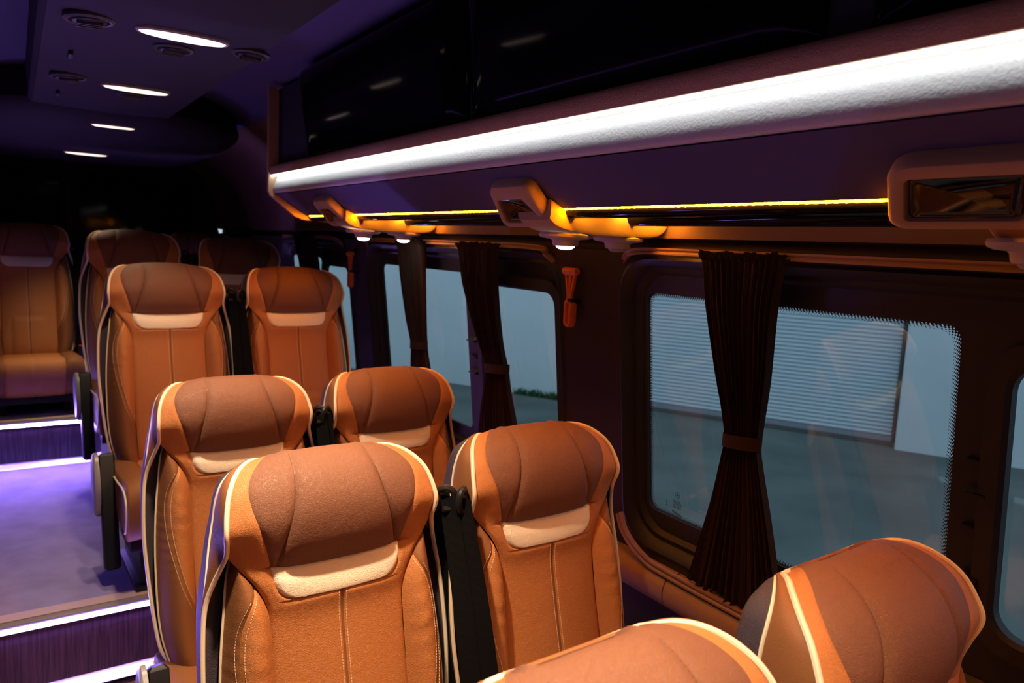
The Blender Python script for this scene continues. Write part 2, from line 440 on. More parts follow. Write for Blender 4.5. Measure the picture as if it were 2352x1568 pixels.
for row in range(6):
    y = 1.366
    while y > 1.338:
        wd = rr.uniform(.0008, .0022); 
        hbar(y-wd/2, .915-row*.0042, wd, .0020); y -= wd+.0008
for k in range(9):
    hbar(1.368-k*.0038, .878-k*.0008, .0016 if k % 3 else .0026, .0085)
for row in range(3): hbar(1.391, .905-row*.006, .004, .0022)
flat_yz('etched_print', P, 'rubber', w1)

# latches on the posts of the sliding panes
def latches(root, loc, yc, zs, wd=.05):
    for z, kind in zs:
        mb = MB()
        x = XW(z)+.010
        if kind == 'grip':
            pr = [(0, 0), (-.020, .002), (-.026, .010), (-.014, .008), (0, .022)]
        else:
            pr = [(0, 0), (-.012, .002), (-.014, .012), (0, .016)]
        mb.prism([(x+.026+a, z+c) for a, c in pr], yc-wd/2, yc+wd/2)
        loc(mb).build('latch', 'plastic' if kind != 'grip' else 'frame', root, bevel=.002)
latches(w1, loc1, .592, [(1.235, 'clip'), (1.175, 'grip'), (1.105, 'clip')], .042)
mb = MB(); mb.box(XW(1.0)+.006, XW(1.0)+.036, .572, .612, .93, 1.02); loc1(mb).build('latch_plate', 'frame', w1, bevel=.006)
latches(w2, loc2, 2.400, [(1.225, 'grip'), (1.16, 'clip'), (1.10, 'grip')], .05)

# curtain rails, top and bottom
def rail(pts, lab, hw=.006, hh=.0085):
    P = spline(pts, 6); mb = MB(); rows = []
    for i, p in enumerate(P):
        a = P[max(0, i-1)]; c = P[min(len(P)-1, i+1)]; t = Vector(c-a).normalized()
        up = Vector((1, 0, 0)).cross(t); up.normalize()
        o = Vector(p); X = Vector((1, 0, 0))
        rows.append([tuple(o+X*sx*hw+up*sz*hh) for sx, sz in ((-1, -1), (-1, -.5), (-.3, 0), (-1, .5), (-1, 1), (1, 1), (1, -1))])
    mb.grid(rows, cu=True); n = len(rows); mb.f.append(tuple(range(7))); mb.f.append(tuple((n-1)*7+k for k in range(7))[::-1])
    o = mb.build('curtain_rail', 'railm', smooth=False, bevel=0)
    return tag(o, lab, 'curtain rail')
rail([(1.395, 1.512, 1.572), (1.375, 1.475, 1.594), (1.365, 1.40, 1.602), (1.362, 1.2, 1.602), (1.362, .6, 1.600), (1.362, 0, 1.60), (1.362, -1.1, 1.60)], 'tan curtain rail above the near window with the roller shutter view')
rail([(1.395, 1.825, 1.555), (1.375, 1.85, 1.58), (1.365, 1.90, 1.600), (1.362, 2.4, 1.602), (1.365, 3.2, 1.60), (1.375, 3.27, 1.59), (1.39, 3.30, 1.57)], 'tan curtain rail above the second window past the pillar')
rail([(1.395, 3.60, 1.56), (1.365, 3.68, 1.600), (1.362, 4.2, 1.602), (1.365, 4.55, 1.60)], 'short curtain rail above the farthest side window')
rail([(1.452, 1.522, .835), (1.445, 1.485, .79), (1.435, 1.40, .752), (1.43, 1.28, .742), (1.43, .8, .742), (1.43, 0, .742), (1.43, -1.1, .742)], 'brown rail along the foot of the near window', .007, .010)
rail([(1.452, 1.80, .835), (1.445, 1.84, .79), (1.435, 1.92, .752), (1.43, 2.1, .742), (1.43, 3.0, .742), (1.44, 3.25, .76)], 'brown rail along the foot of the second window', .007, .010)

# sill panel below the windows
b = MB(); sp = [(1.49, .732), (1.445, .728), (1.425, .715), (1.418, .690), (1.424, .660), (1.45, .640), (1.52, .636)]
sy = list(np.linspace(-1.25, 4.9, 60))
def sill(y0, y1):
    b = MB(); P = spline(sp, 4)
    b.grid([[(x, y, z) for x, z in P] for y in (y0, y1)]); n = len(P)
    b.f.append(tuple(range(n))[::-1]); b.f.append(tuple(range(n, 2*n)))
    return b
for y0, y1, lb in ((1.302, 1.56, 'short tan leather sill panel below the window corner, beside the pillar'), (-1.25, 1.298, 'long tan leather sill panel below the near window'), (1.75, 4.9, 'tan leather sill panel below the second window')):
    tag(sill(y0, y1).build('sill_panel', 'sillm'), lb, 'sill panel')

# curtains --------------------------------------------------------
def curtain(name, rows, lab, group=None, npl=13, seed=1, ruff=.022):
    """rows: (z, y_left, y_right) from top to bottom"""
    r = random.Random(seed); root_y = (rows[0][1]+rows[0][2])/2; zb = rows[-1][0]
    t = empty(name, (1.37, root_y, zb), lab, 'curtain', group)
    mb = MB(); K = 120; R = spline([(z, a, c) for z, a, c in rows], 14)
    ph = [r.uniform(0, 6) for _ in range(6)]
    zt = rows[0][0]; out = []
    for z, a, c in R:
        wd = abs(a-c); row = []
        amp = .006 + .028*min(1, wd/.25)*.5
        fr_t = max(0, 1-(zt-z)/ruff); fr_b = max(0, 1-(z-zb)/ruff)
        for k in range(K):
            u = k/(K-1)
            dd = amp*(.7*math.sin(u*npl*2*PI+.5*math.sin(z*5+ph[0]))+.3*math.sin(u*npl*4.3*PI+ph[1]+z*3))
            rf = max(fr_t, fr_b); dd += rf*.010*math.sin(u*npl*7.1*PI+ph[2]+z*300)
            zz = z + rf*.008*math.sin(u*60+ph[3])*math.sin(u*37+ph[4])
            row.append((XW(z)-.042-min(0, 0)+dd*.8-1.37, a+(c-a)*u-root_y, zz-zb))
        out.append(row)
    mb.grid(out)
    # back layer closes the fold so that the cloth has thickness
    mb.grid([[(x+.004, y, z) for x, y, z in rw] for rw in out])
    cl = mb.build('cloth', 'curtain', t, recalc=False)
    # tie band
    i = min(range(len(rows)), key=lambda k: abs(rows[k][1]-rows[k][2]))
    z, a, c = rows[i]; mb = MB(); loop = []
    for k in range(28):
        an = 2*PI*k/28; loop.append((math.cos(an), math.sin(an)))
    yc = (a+c)/2; hw = abs(a-c)/2+.004; tilt = .10
    mb.grid([[(XW(z)-.042+.021*sx-1.37, yc+hw*sy-root_y, z+dz-zb+tilt*hw*sy*-1) for sy, sx in loop] for dz in (-.016, -.012, .012, .016)], cu=True)
    mb.build('tie_band', 'curtain', t)
    return t
curtain('curtain', [(1.603, 1.205, .958), (1.57, 1.190, .968), (1.48, 1.180, .985), (1.33, 1.150, .998), (1.24, 1.128, 1.010), (1.17, 1.118, 1.018), (1.12, 1.128, 1.012), (1.0, 1.160, .985), (.85, 1.205, .955), (.755, 1.235, .940)],
        'dark brown tied curtain in front of the roller shutter view', 'pleated curtains', 13, 1)
curtain('curtain', [(1.603, 2.365, 2.085), (1.57, 2.345, 2.100), (1.45, 2.330, 2.105), (1.28, 2.260, 2.085), (1.17, 2.200, 2.055), (1.10, 2.215, 2.045), (1.0, 2.25, 2.02), (.85, 2.29, 1.98), (.755, 2.31, 1.97)],
        'dark brown tied curtain beside the latch post of the second window', 'pleated curtains', 11, 2)
curtain('curtain', [(1.603, 2.885, 2.615), (1.57, 2.86, 2.63), (1.45, 2.855, 2.645), (1.28, 2.83, 2.66), (1.17, 2.80, 2.665), (1.10, 2.81, 2.655), (1.0, 2.83, 2.63), (.85, 2.87, 2.59), (.755, 2.89, 2.57)],
        'narrow dark tied curtain, left of the two on the second window', 'pleated curtains', 11, 3)
curtain('curtain', [(1.603, 4.26, 3.93), (1.57, 4.25, 3.92), (1.45, 4.22, 3.90), (1.28, 4.18, 3.92), (1.17, 4.14, 3.95), (1.10, 4.15, 3.94), (1.0, 4.2, 3.9), (.755, 4.24, 3.87)],
        'dark curtain on the farthest side window behind the seats', 'pleated curtains', 11, 4)

# emergency hammers -----------------------------------------------
def hammer(y, zt, lab):
    x = XW(zt)-.004
    t = empty('emergency_hammer', (x, y, zt-.18), lab, 'hammer')
    z0 = .18
    mb = MB(); rows = []
    for k in range(13):      # head: rolled bar
        a = 2*PI*k/12; rows.append((math.cos(a)*.0115-.020, math.sin(a)*.0115+z0-.012))
    mb.grid([[(px, yy, pz) for px, pz in rows] for yy in (-.030, .030)]); 
    mb.f.append(tuple(range(12))); mb.f.append(tuple(range(13, 25)))
    mb.build('hammer_head', 'orange', t, bevel=.001)
    mb = MB()
    def bar(y0, y1, w0, w1, za, zb2, x0=-.024, x1=-.014):
        mb.add([(x0, y0-w0/2, za), (x0, y0+w0/2, za), (x1, y0+w0/2, za), (x1, y0-w0/2, za), (x0, y1-w1/2, zb2), (x0, y1+w1/2, zb2), (x1, y1+w1/2, zb2), (x1, y1-w1/2, zb2)],
               [(0, 1, 2, 3), (4, 7, 6, 5), (0, 4, 5, 1), (1, 5, 6, 2), (2, 6, 7, 3), (3, 7, 4, 0)])
    bar(.021, .010, .008, .007, z0-.018, z0-.072); bar(-.021, -.010, .008, .007, z0-.018, z0-.072); bar(0, 0, .010, .008, z0-.018, z0-.072)
    bar(0, 0, .050, .046, z0-.016, z0-.026); bar(0, 0, .029, .020, z0-.062, z0-.090); bar(0, 0, .020, .024, z0-.088, z0-.104)
    mb.build('neck', 'orange', t, smooth=False, bevel=.0015)
    L = rrect(-.0185, .0185, 0, .088, .018); n = len(L); L2 = rrect(-.008, .008, .012, .074, .0078)
    mb = MB()
    def rg(A, xa, B, xb): mb.grid([[(xa, y_, z_) for y_, z_ in A], [(xb, y_, z_) for y_, z_ in B]], cu=True)
    A1 = rrect(-.0155, .0155, .003, .085, .0153)
    rg(L, -.006, L, -.022); rg(L, -.022, A1, -.027); rg(A1, -.027, L2, -.027); rg(L2, -.027, L2, -.019); mb.add([(-.019, y_, z_) for y_, z_ in L2], [tuple(range(n))]); mb.add([(-.006, y_, z_) for y_, z_ in L], [tuple(range(n))])
    mb.build('handle', 'orange', t)
    mb = MB(); mb.box(-.010, .004, -.024, .024, z0-.108, z0-.094); mb.build('bracket', 'plastic', t, bevel=.002)
    mb = MB(); mb.box(-.018, .004, -.02, .02, z0-.02, z0-.004); mb.build('bracket', 'plastic', t, bevel=.002)
    mb = MB(); mb.box(-.030, -.010, -.020, -.002, z0-.103, z0-.093); mb.build('clip', 'plastic', t, bevel=.002)
    return t
hammer(1.712, 1.545, 'orange emergency hammer on the pillar between the two large windows')
hammer(3.46, 1.54, 'small far red orange emergency hammer on the rear pillar')

# ------------------------------------------------------------------ overhead locker
LY0, LY1 = -1.2, 3.11
lk = empty('overhead_locker', (1.15, (LY0+LY1)/2, 1.66), 'long overhead luggage locker with white and amber light strips', 'locker')
OX, OY, OZ = lk.location
def L(mb): mb.v = [(x-OX, y-OY, z-OZ) for x, y, z in mb.v]; return mb
def ext(poly, y0=LY0, y1=LY1, closed=False):
    mb = MB(); mb.grid([[(x, y0, z) for x, z in poly], [(x, y1, z) for x, z in poly]], cu=closed); return mb
# carcass
mb = MB(); mb.prism([(.912, 2.19), (.912, 1.80), (.925, 1.768), (1.045, 1.705), (1.34, 1.705), (1.35, 1.85), (1.25, 2.02), (1.08, 2.16)], LY0, LY1); L(mb).build('carcass', 'recess', lk, smooth=False)
# doors: bulging glossy flaps
def door_flap(y0, y1):
    mb = MB(); rows = []
    prof = spline([(.905, 1.888), (.899, 1.892), (.891, 1.92), (.872, 2.02), (.852, 2.13), (.858, 2.18), (.93, 2.21)], 6)
    ys = [0, .004, .012, .03, .06, .10] 
    yy = [y0+q for q in ys] + [y1-q for q in ys[::-1]]
    for y in yy:
        e = min(y-y0, y1-y); k = min(1, math.sqrt(max(0, 1-(1-min(1, e/.10))**2)))
        rows.append([(.915+(x-.915)*k, y, 2.0+(z-2.0)*(.72+.28*k) if z > 2.0 else z) for x, z in prof])
    mb.grid(rows); return L(mb)
for y0, y1 in ((1.56, 2.74), (.62, 1.55), (-.33, .56), (-1.2, -.34)):
    d = door_flap(y0, y1).build('door', 'gloss', lk)
mb = MB(); mb.box(.870, .885, .575, .605, 1.95, 2.02); mb.ellip((.868, .589, 1.99), .006, .010, .012)
L(mb).build('latch', 'gloss', lk, bevel=.002)
# padded edges
up = spline([(.915, 1.884), (.892, 1.884), (.880, 1.876), (.876, 1.862), (.878, 1.848), (.881, 1.843), (.896, 1.8425), (.908, 1.843)], 5)
L(ext(up)).build('upper_pad', 'padtan', lk, recalc=False)
mb = MB(); mb.box(.881, .892, LY0, LY1, 1.8380, 1.8425); tag(L(mb).build('light_strip', 'e_white', lk, smooth=False), 'glowing white light strip')
lo_ = spline([(.906, 1.842), (.902, 1.826), (.896, 1.808), (.8915, 1.792), (.8925, 1.780), (.897, 1.7725), (.910, 1.770)], 5)
L(ext(lo_)).build('lower_pad', 'padcream', lk, recalc=False)
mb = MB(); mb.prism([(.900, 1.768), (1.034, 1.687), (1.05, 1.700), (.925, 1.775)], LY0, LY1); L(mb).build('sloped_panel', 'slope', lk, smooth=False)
# end plate
pl = [(.871, 2.20), (.871, 1.777), (.879, 1.762), (.984, 1.680), (1.03, 1.668), (1.34, 1.66), (1.365, 1.75), (1.33, 1.88), (1.24, 2.03), (1.07, 2.15)]
mb = MB(); mb.prism(pl, LY1, LY1+.022); L(mb).build('end_plate', 'padtan', lk, bevel=.004)
# underside with two lips
und = spline([(1.040, 1.690), (1.043, 1.676), (1.054, 1.668), (1.068, 1.666)], 5).tolist() + [(1.071, 1.669), (1.071, 1.699), (1.228, 1.699)] + \
      spline([(1.230, 1.690), (1.234, 1.672), (1.242, 1.661), (1.256, 1.659)], 5).tolist() + [(1.259, 1.663), (1.259, 1.699), (1.374, 1.699)]
L(ext(und)).build('underside', 'gloss', lk, recalc=False, angle=60)
mods = [(1.335, 1.465), (2.575, 2.70), (.385, .52)]
segs = [(2.735, 3.08), (1.500, 2.60), (.545, 1.345), (-1.15, .36)]
for y0, y1 in segs:
    mb = MB(); n = int((y1-y0)/.017)
    rows = []
    for k in range(n*3+1):      # flat diffuser flush with the sloped panel, slightly beaded
        y = y0+(y1-y0)*k/(n*3); e = .0058+.0012*(1 if k % 3 == 0 else 0)
        a0 = (1.0345, 1.6868); t2 = (.850, -.527)
        rows.append([(a0[0], y, a0[1]), (a0[0]+t2[0]*e, y, a0[1]+t2[1]*e), (a0[0]+t2[0]*e+.002, y, a0[1]+t2[1]*e+.003), (a0[0]+.002, y, a0[1]+.003)])
    mb.grid(rows, cu=True); tag(L(mb).build('light_strip', 'e_amber', lk), 'glowing amber light strip')
for x, z in ((1.080, 1.694), (1.268, 1.694)):
    mb = MB(); mb.box(x-.003, x+.003, -1.1, 3.05, z-.002, z+.003); L(mb).build('hidden_light_strip', 'e_amber_in', lk, smooth=False)

for y, _ in mods:  # added emitter blocks, put in to brighten the bar faces beyond the strips
    for x, z in ((1.052, 1.690), (1.084, 1.693), (1.215, 1.693), (1.274, 1.693), (1.34, 1.693)):
        mb = MB(); mb.box(x-.005, x+.005, y-.050, y-.006, z, z+.005); tag(L(mb).build('added_glow', 'e_amber_fill', lk, smooth=False), 'added amber glow block that brightens the reading light bar')
# service units under the locker ----------------------------------
nrm = Vector((-.586, 0, -.810)); tdir = Vector((.815, 0, -.58))    # slope normal and direction down the slope
def service_unit(y, lab, lens, s0=.038, wl=.162, shl=.68, ma=.046, sa=.35, xb=1.0):
    """bezel lying on the slope panel plus a bar running to the wall; y: near face of the bar."""
    t = empty('service_unit', (1.10, y+.06, 1.64), lab, 'reading light unit')
    O = Vector((1.10, y+.06, 1.64)); base = Vector((.90, 0, 1.768))
    def P(s, yy, off): q = base + tdir*s + nrm*off; return (q.x-O.x, yy-O.y, q.z-O.z)
    def yl(s_): return y-.015+wl+(s_-s0)*shl      # far edge of the bezel
    def yr(s_): return y-.015+(s_-s0)*min(.35, shl)           # near edge
    def rq(s0, s1, a0, a1, r, n=6):
        bp = rrect(0, 1, s0, s1, r, n); out = []
        for yy, ss in rrect(-.08, .08, s0, s1, r, n):
            t_ = (yy+.08)/.16; lo_y = yr(ss)+a0(ss); hi_y = yl(ss)-a1(ss); out.append((ss, lo_y+(hi_y-lo_y)*t_))
        return out
    C0 = lambda v: (lambda s_: v)
    o1 = rq(s0, .186, C0(0), C0(0), .026); o2 = rq(s0+.003, .183, C0(.004), C0(.004), .025); o3 = rq(s0+.008, .179, C0(.009), C0(.009), .024)
    ia = lambda e: (lambda s_: ma+e-(s_-.085)*sa); ib = lambda e: (lambda s_: .022+e)
    i0 = rq(.079, .169, ia(0), ib(0), .010); i1 = rq(.082, .166, ia(.003), ib(.003), .009); i2 = rq(.084, .164, ia(.005), ib(.005), .008)
    mb = MB()
    def rg(A, fa, B, fb): mb.grid([[P(s, yy, fa) for s, yy in A], [P(s, yy, fb) for s, yy in B]], cu=True)
    rg(o1, -.004, o1, .014); rg(o1, .014, o2, .021); rg(o2, .021, o3, .024); rg(o3, .024, i0, .024); rg(i0, .024, i1, .022); rg(i1, .022, i2, .006)
    mb.build('bezel', 'suede', t)
    mb = MB(); n = len(i2); q0 = [P(s, yy, .014) for s, yy in i2]
    cs = sum(s for s, _ in i2)/n; cy = sum(v for _, v in i2)/n
    rows = [[P(cs+(s-cs)*k, cy+(v-cy)*k, f) for s, v in i2] for k, f in ((1.0, .008), (.98, .015), (.93, .019), (.85, .019), (.78, .0155))]
    mb.grid(rows, cu=True); mb.f.append(tuple(range(4*n, 5*n))); mb.build('switch_panel', 'gloss_clear', t, angle=80)
    # bar towards the wall
    prof = [(xb, 1.660, 1.705), (xb+.02, 1.646, 1.70), (max(1.06, xb+.04), 1.636, 1.69), (1.13, 1.630, 1.68), (1.20, 1.630, 1.68), (1.30, 1.632, 1.68), (1.345, 1.638, 1.68), (1.368, 1.652, 1.68), (1.376, 1.672, 1.68)]
    S2 = spline(prof, 5); rows = []
    for x, zb_, zt_ in S2:
        r = .010; k = max(.15, min(1, (1.378-x)/.02))
        cs2 = [(y+.004, zt_), (y, zt_-.004), (y, zb_+r), (y+r*.3, zb_+r*.3), (y+r, zb_), (y+.13-r, zb_), (y+.13, zb_+r), (y+.13, zt_)]
        rows.append([(x-O.x, yy-O.y, zz-O.z) for yy, zz in cs2])
    mb = MB(); mb.grid(rows, cu=True); nn = len(rows); mb.f.append(tuple(range(8))); mb.f.append(tuple((nn-1)*8+k for k in range(8))[::-1])
    mb.build('bar', 'suede', t)
    for q, (x, on) in enumerate(((1.095, lens[0]), (1.262, lens[1]))):
        mb = MB(); c = (x-O.x, y+.062-O.y)
        def ringz(rad, z, sx=1.0): return [(c[0]+sx*rad*math.cos(a), c[1]+rad*math.sin(a), z-O.z) for a in np.linspace(0, 2*PI, 25)[:-1]]
        mb.grid([ringz(.058, 1.634, 1.12), ringz(.060, 1.629, 1.12), ringz(.058, 1.624, 1.12), ringz(.052, 1.621, 1.1), ringz(.036, 1.619), ringz(.033, 1.616), ringz(.031, 1.606), ringz(.028, 1.603), ringz(.024, 1.603), ringz(.023, 1.606)], cu=True)
        h = mb.build('reading_light', 'lampbody', t)
        mb = MB(); mb.grid([ringz(.0235, 1.6055), ringz(.0225, 1.6005), ringz(.017, 1.5965), ringz(.009, 1.5945), ringz(.001, 1.594)], cu=True)
        mb.build('lens', 'e_read' if on == 2 else ('e_read_low' if on else 'grey'), h)
    return t
service_unit(1.335, 'tan reading light unit with dark square switch panel above the pillar, middle of three', (1, 0))
service_unit(2.575, 'tan reading light unit with two lit lamps nearest the locker end plate', (2, 2))
service_unit(.345, 'large blurred reading light unit at the right, nearest of three', (0, 0), .058, .205, .36, .03, .0, 1.07)

# ------------------------------------------------------------------ ceiling panel, lamps and vents
b = MB()
pp = [(.055, 2.24), (.060, 2.10), (.075, 2.085), (.20, 2.078), (.34, 2.076), (.46, 2.078), (.575, 2.085), (.590, 2.10), (.60, 2.235)]
b.grid([[(x, YF, z) for x, z in pp], [(x, 3.9, z) for x, z in pp]])
tag(b.build('trim_3', 'panel', recalc=False), kind='structure')
# rear console: broad rounded shroud
def console():
    b = MB(); cx0, cy0 = XC, 4.75
    half = spline([(0, -1.17), (.14, -1.17), (.25, -1.15), (.45, -.97), (.60, -.77), (.67, -.55), (.68, 0), (.67, .5), (.60, .85), (.40, 1.05), (0, 1.10)], 5)
    outl = [(x, y) for x, y in half] + [(-x, y) for x, y in half[-2:0:-1]]
    rows = []
    for sc, z, fac in ((.97, 2.23, 1), (1.0, 2.105, 1), (.99, 2.085, 1), (.95, 2.055, 1), (.88, 2.025, 1), (.7, 2.005, 1), (.4, 1.997, 1), (.02, 1.995, 1)):
        rows.append([(cx0+sc*u, cy0+sc*v, z) for u, v in outl])
    b.grid(rows, cu=True); return b
tag(console().build('trim_4', 'panel'), kind='structure')

def ceiling_lamp(y, z, lab, x=.362, k=1.0):
    t = empty('ceiling_lamp', (x, y, z), lab, 'ceiling lamp', 'ceiling lamps')
    def el(rx, ry, zz, n=2.4):
        o = []
        for k in range(40):
            a = 2*PI*k/40; ca, sa = math.cos(a), math.sin(a)
            o.append((rx*math.copysign(abs(ca)**(2/n), ca), ry*math.copysign(abs(sa)**(2/n), sa), zz))
        return o
    b = MB(); b.grid([el(.108, .040, .004), el(.108, .040, -.004), el(.105, .037, -.007), el(.101, .034, -.007), el(.100, .033, -.004)], cu=True); b.build('bezel', 'lampbody', t)
    b = MB(); b.grid([el(.100, .033, -.005), el(.095, .029, -.009), el(.07, .02, -.012), el(.001, .001, -.013)], cu=True); b.build('lens', 'e_ceil', t)
    ld = bpy.data.lights.new('bulb', 'SPOT'); ld.energy = P_CEIL*k; ld.color = (1.0, .73, .46); ld.spot_size = math.radians(92); ld.spot_blend = 1.0; ld.shadow_soft_size = .03
    lo = bpy.data.objects.new('bulb', ld); COL.objects.link(lo); lo.parent = t; lo.location = (0, 0, -.02)
    return t
ceiling_lamp(2.04, 2.075, 'nearest and largest of the lit ceiling lamps', .362, .85)
ceiling_lamp(2.90, 2.075, 'second lit ceiling lamp from the front', .362, .28)
ceiling_lamp(3.72, 2.040, 'third lit ceiling lamp from the front', .37, .26)
ceiling_lamp(4.69, 1.996, 'farthest and smallest lit ceiling lamp on the rear shroud', .335, .38)
ceiling_lamp(1.17, 2.075, 'lit ceiling lamp just above the front seats', .362, 1.3)
ceiling_lamp(.30, 2.075, 'lit ceiling lamp at the front of the ceiling panel', .362, 1.15)

def vent(x, y, z, tilt, lab, r=.050):
    t = empty('air_vent', (x, y, z), lab, 'air vent', 'ceiling air vents')
    t.rotation_euler = (0, tilt, 0)
    def rz(rad, zz): return [(rad*math.cos(a), rad*math.sin(a), zz) for a in np.linspace(0, 2*PI, 29)[:-1]]
    b = MB(); b.grid([rz(r, .003), rz(r, -.004), rz(r*.92, -.008), rz(r*.80, -.007), rz(r*.76, 0)], cu=True); b.build('rim', 'ventm', t)
    b = MB(); b.grid([rz(r*.74, -.001), rz(r*.66, -.009), rz(r*.4, -.012), rz(.001, -.013)], cu=True)
    b.build('nozzle', 'plastic', t)
    for k in (-1, 0, 1):
        b = MB(); b.box(-r*.5, r*.5, k*r*.3-.002, k*r*.3+.002, -.018, -.008); b.build('slat', 'ventm', t, bevel=.001)
    return t
for y, nm in ((2.20, 'near'), (3.05, 'second')):
    vent(.365, y, 2.076, 0, 'round air vent just behind the %s ceiling lamp' % ('nearest' if nm == 'near' else 'second'))
    vent(.160, y-.14 if nm == 'near' else y-.18, 2.078, -.05, 'round air vent left of the %s ceiling lamp' % ('nearest' if nm == 'near' else 'second'), .055)
vent(.545, 2.12, 2.080, .05, 'round air vent right of the nearest ceiling lamp near the panel edge')
vent(.36, 3.86, 2.045, 0, 'small round air vent behind the third ceiling lamp', .045)
for y in (2.50, 3.24):
    b = MB(); b.box(.140, .152, y-.03, y+.03, 2.068, 2.082)
    tag(b.build('label_slot', 'plastic', bevel=.002), 'small dark slot in the ceiling panel %s' % ('near the first lamp' if y < 3 else 'near the second lamp'), 'slot')
# left hand locker (dim violet strip), mirror of the right one
b = MB()
b.prism([(2*XC-x, z) for x, z in [(.93, 2.19), (.90, 1.86), (.90, 1.77), (1.03, 1.69), (1.34, 1.69), (1.35, 1.86), (1.25, 2.02), (1.08, 2.16)]], LY0, 3.3)
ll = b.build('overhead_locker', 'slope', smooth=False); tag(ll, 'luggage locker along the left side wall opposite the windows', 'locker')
b = MB(); b.box(2*XC-.895, 2*XC-.885, LY0, 3.2, 1.83, 1.84); b.build('light_strip', 'e_violet', ll, smooth=False)

# rear wall windows ------------------------------------------------
def rear_window(idx, x0, x1):
    r_ = empty('window_%d' % idx, ((x0+x1)/2, YB, 1.35)); tag(r_, kind='structure')
    b = MB()
    A = rrect(x0-.04, x1+.04, 1.31, 2.04, .10); B = rrect(x0, x1, 1.35, 2.0, .08)
    def lp(l, y): return [(x-r_.location.x, y-YB, z-1.35) for x, z in l]
    b.grid([lp(A, YB), lp(A, YB-.02), lp(B, YB-.02), lp(B, YB-.002)], cu=True); b.build('window_frame', 'rubber', r_)
    b = MB(); n = len(B); v0 = lp(B, YB-.003); v1 = lp(B, YB-.008)
    b.add(v0+v1, [tuple(range(n)), tuple(range(n, 2*n))[::-1]]+[(i, (i+1) % n, n+(i+1) % n, n+i) for i in range(n)])
    b.build('pane', 'gloss', r_, smooth=False)
rear_window(4, .40, 1.20)
rear_window(5, -.52, .28)

# ------------------------------------------------------------------ seats
REC = math.tan(math.radians(12))
def W(x, h, d): return (x, (h-1.1)*REC-d, h)
ctrl = [  # ch, cd, ex, eh, ed, seam, dark, cream
 (.36, -.03, .125, .36, -.03), (.45, .012, .138, .45, .0), (.60, .020, .139, .60, .0), (.78, .010, .138, .78, -.006), (.88, .006, .139, .88, -.006),
 (.93, .014, .146, .925, -.001), (.96, .012, .165, .965, .003), (.99, .008, .192, 1.0, .002), (1.04, .034, .216, 1.035, .003), (1.09, .045, .219, 1.075, .024),
 (1.13, .042, .215, 1.11, .018), (1.162, .026, .206, 1.14, .005), (1.183, .002, .190, 1.162, -.018), (1.195, -.028, .168, 1.175, -.042), (1.192, -.064, .142, 1.178, -.066), (1.160, -.106, .11, 1.168, -.096)]
NS = 10
CT = spline(ctrl, NS)
VV = np.linspace(1, 16, len(CT))
def cI(v): return [np.interp(v, VV, CT[:, k]) for k in range(5)]
def smI(tab):
    P = spline(tab, 8); 
    return lambda v: float(np.interp(v, P[:, 0], P[:, 1]))
fd = smI([(8, .135), (9, .147), (10, .161), (11, .171), (12, .171), (13, .155), (14, .130), (15, .104), (16, .080)])
fs_ = smI([(8, .126), (9, .114), (10, .101), (11, .091), (12, .085), (13, .081), (14, .078), (15, .076), (16, .075)])
fs = lambda v: min(fs_(v), fd(v)*.93)
def fc(v):   # cream half width for v 6.1..8
    return float(np.interp(v, [6.05, 6.08, 6.15, 6.3, 6.5, 6.8, 7.2, 8], [0, .085, .103, .114, .121, .127, .131, .135]))
def gauss(a, s): return math.exp(-(a/s)**2)
def base(v, x):
    ch, cd, ex, eh, ed = cI(v); s = min(1, abs(x)/ex)
    h = ch+(eh-ch)*s**2.5; d = cd+(ed-cd)*s**2.6
    ax = abs(x); c = 0
    if v >= 8:
        c += .006*gauss(ax-fs(v), .005)*min(1, (v-7.6)) + .0035*gauss(ax-fd(v), .004)
        # centre pad stands a little proud
        if ax < fs(v): d += .0065*(1-(ax/fs(v))**6)
    if v < 8.4: c += .007*gauss(v-8, .10)*(1 if ax < .14 else gauss(ax-.14, .01))
    if 6.05 < v <= 8:
        c += .0045*gauss(ax-fc(v), .005)
        if ax < fc(v): d += .003*math.sin(PI*(v-6.05)/1.95)**.6
    elif 5.7 < v <= 6.05: c += .004*gauss(v-6.05, .10)*(1 if ax < .09 else gauss(ax-.09, .02))
    if v < 6.05:
        c += .0035*gauss(ax, .007)
        # lumbar cushion
        if h < .66:
            top = .640 - .035*max(0, (ax-.05)/.045)**3
            if ax < .097: c += .004*gauss(h-top, .006)
            if h < top: c += .004*gauss(ax-.092, .005); d += .006*(1-min(1, (ax/.092))**4) if ax < .092 else 0
    d -= c + .004*gauss(s-1, .03)
    return (x, h, d)
def region(fl, fr, v0, v1, nc, sides=(1,), dens=14):
    mb = MB()
    nv = max(3, int((v1-v0)*dens)); vs = list(np.linspace(v0, v1, nv))
    for sg in sides:
        rows = []
        for v in vs:
            a, c = fl(v), fr(v)
            tt = [(1-math.cos(PI*k/nc))/2*.5+.5*k/nc for k in range(nc+1)]
            rows.append([W(*base(v, sg*(a+(c-a)*t))) for t in tt])
        if sg < 0: rows = [r[::-1] for r in rows]
        mb.grid(rows)
    return mb
fe = lambda v: float(np.interp(v, VV, CT[:, 2]))
zero = lambda v: 0.0
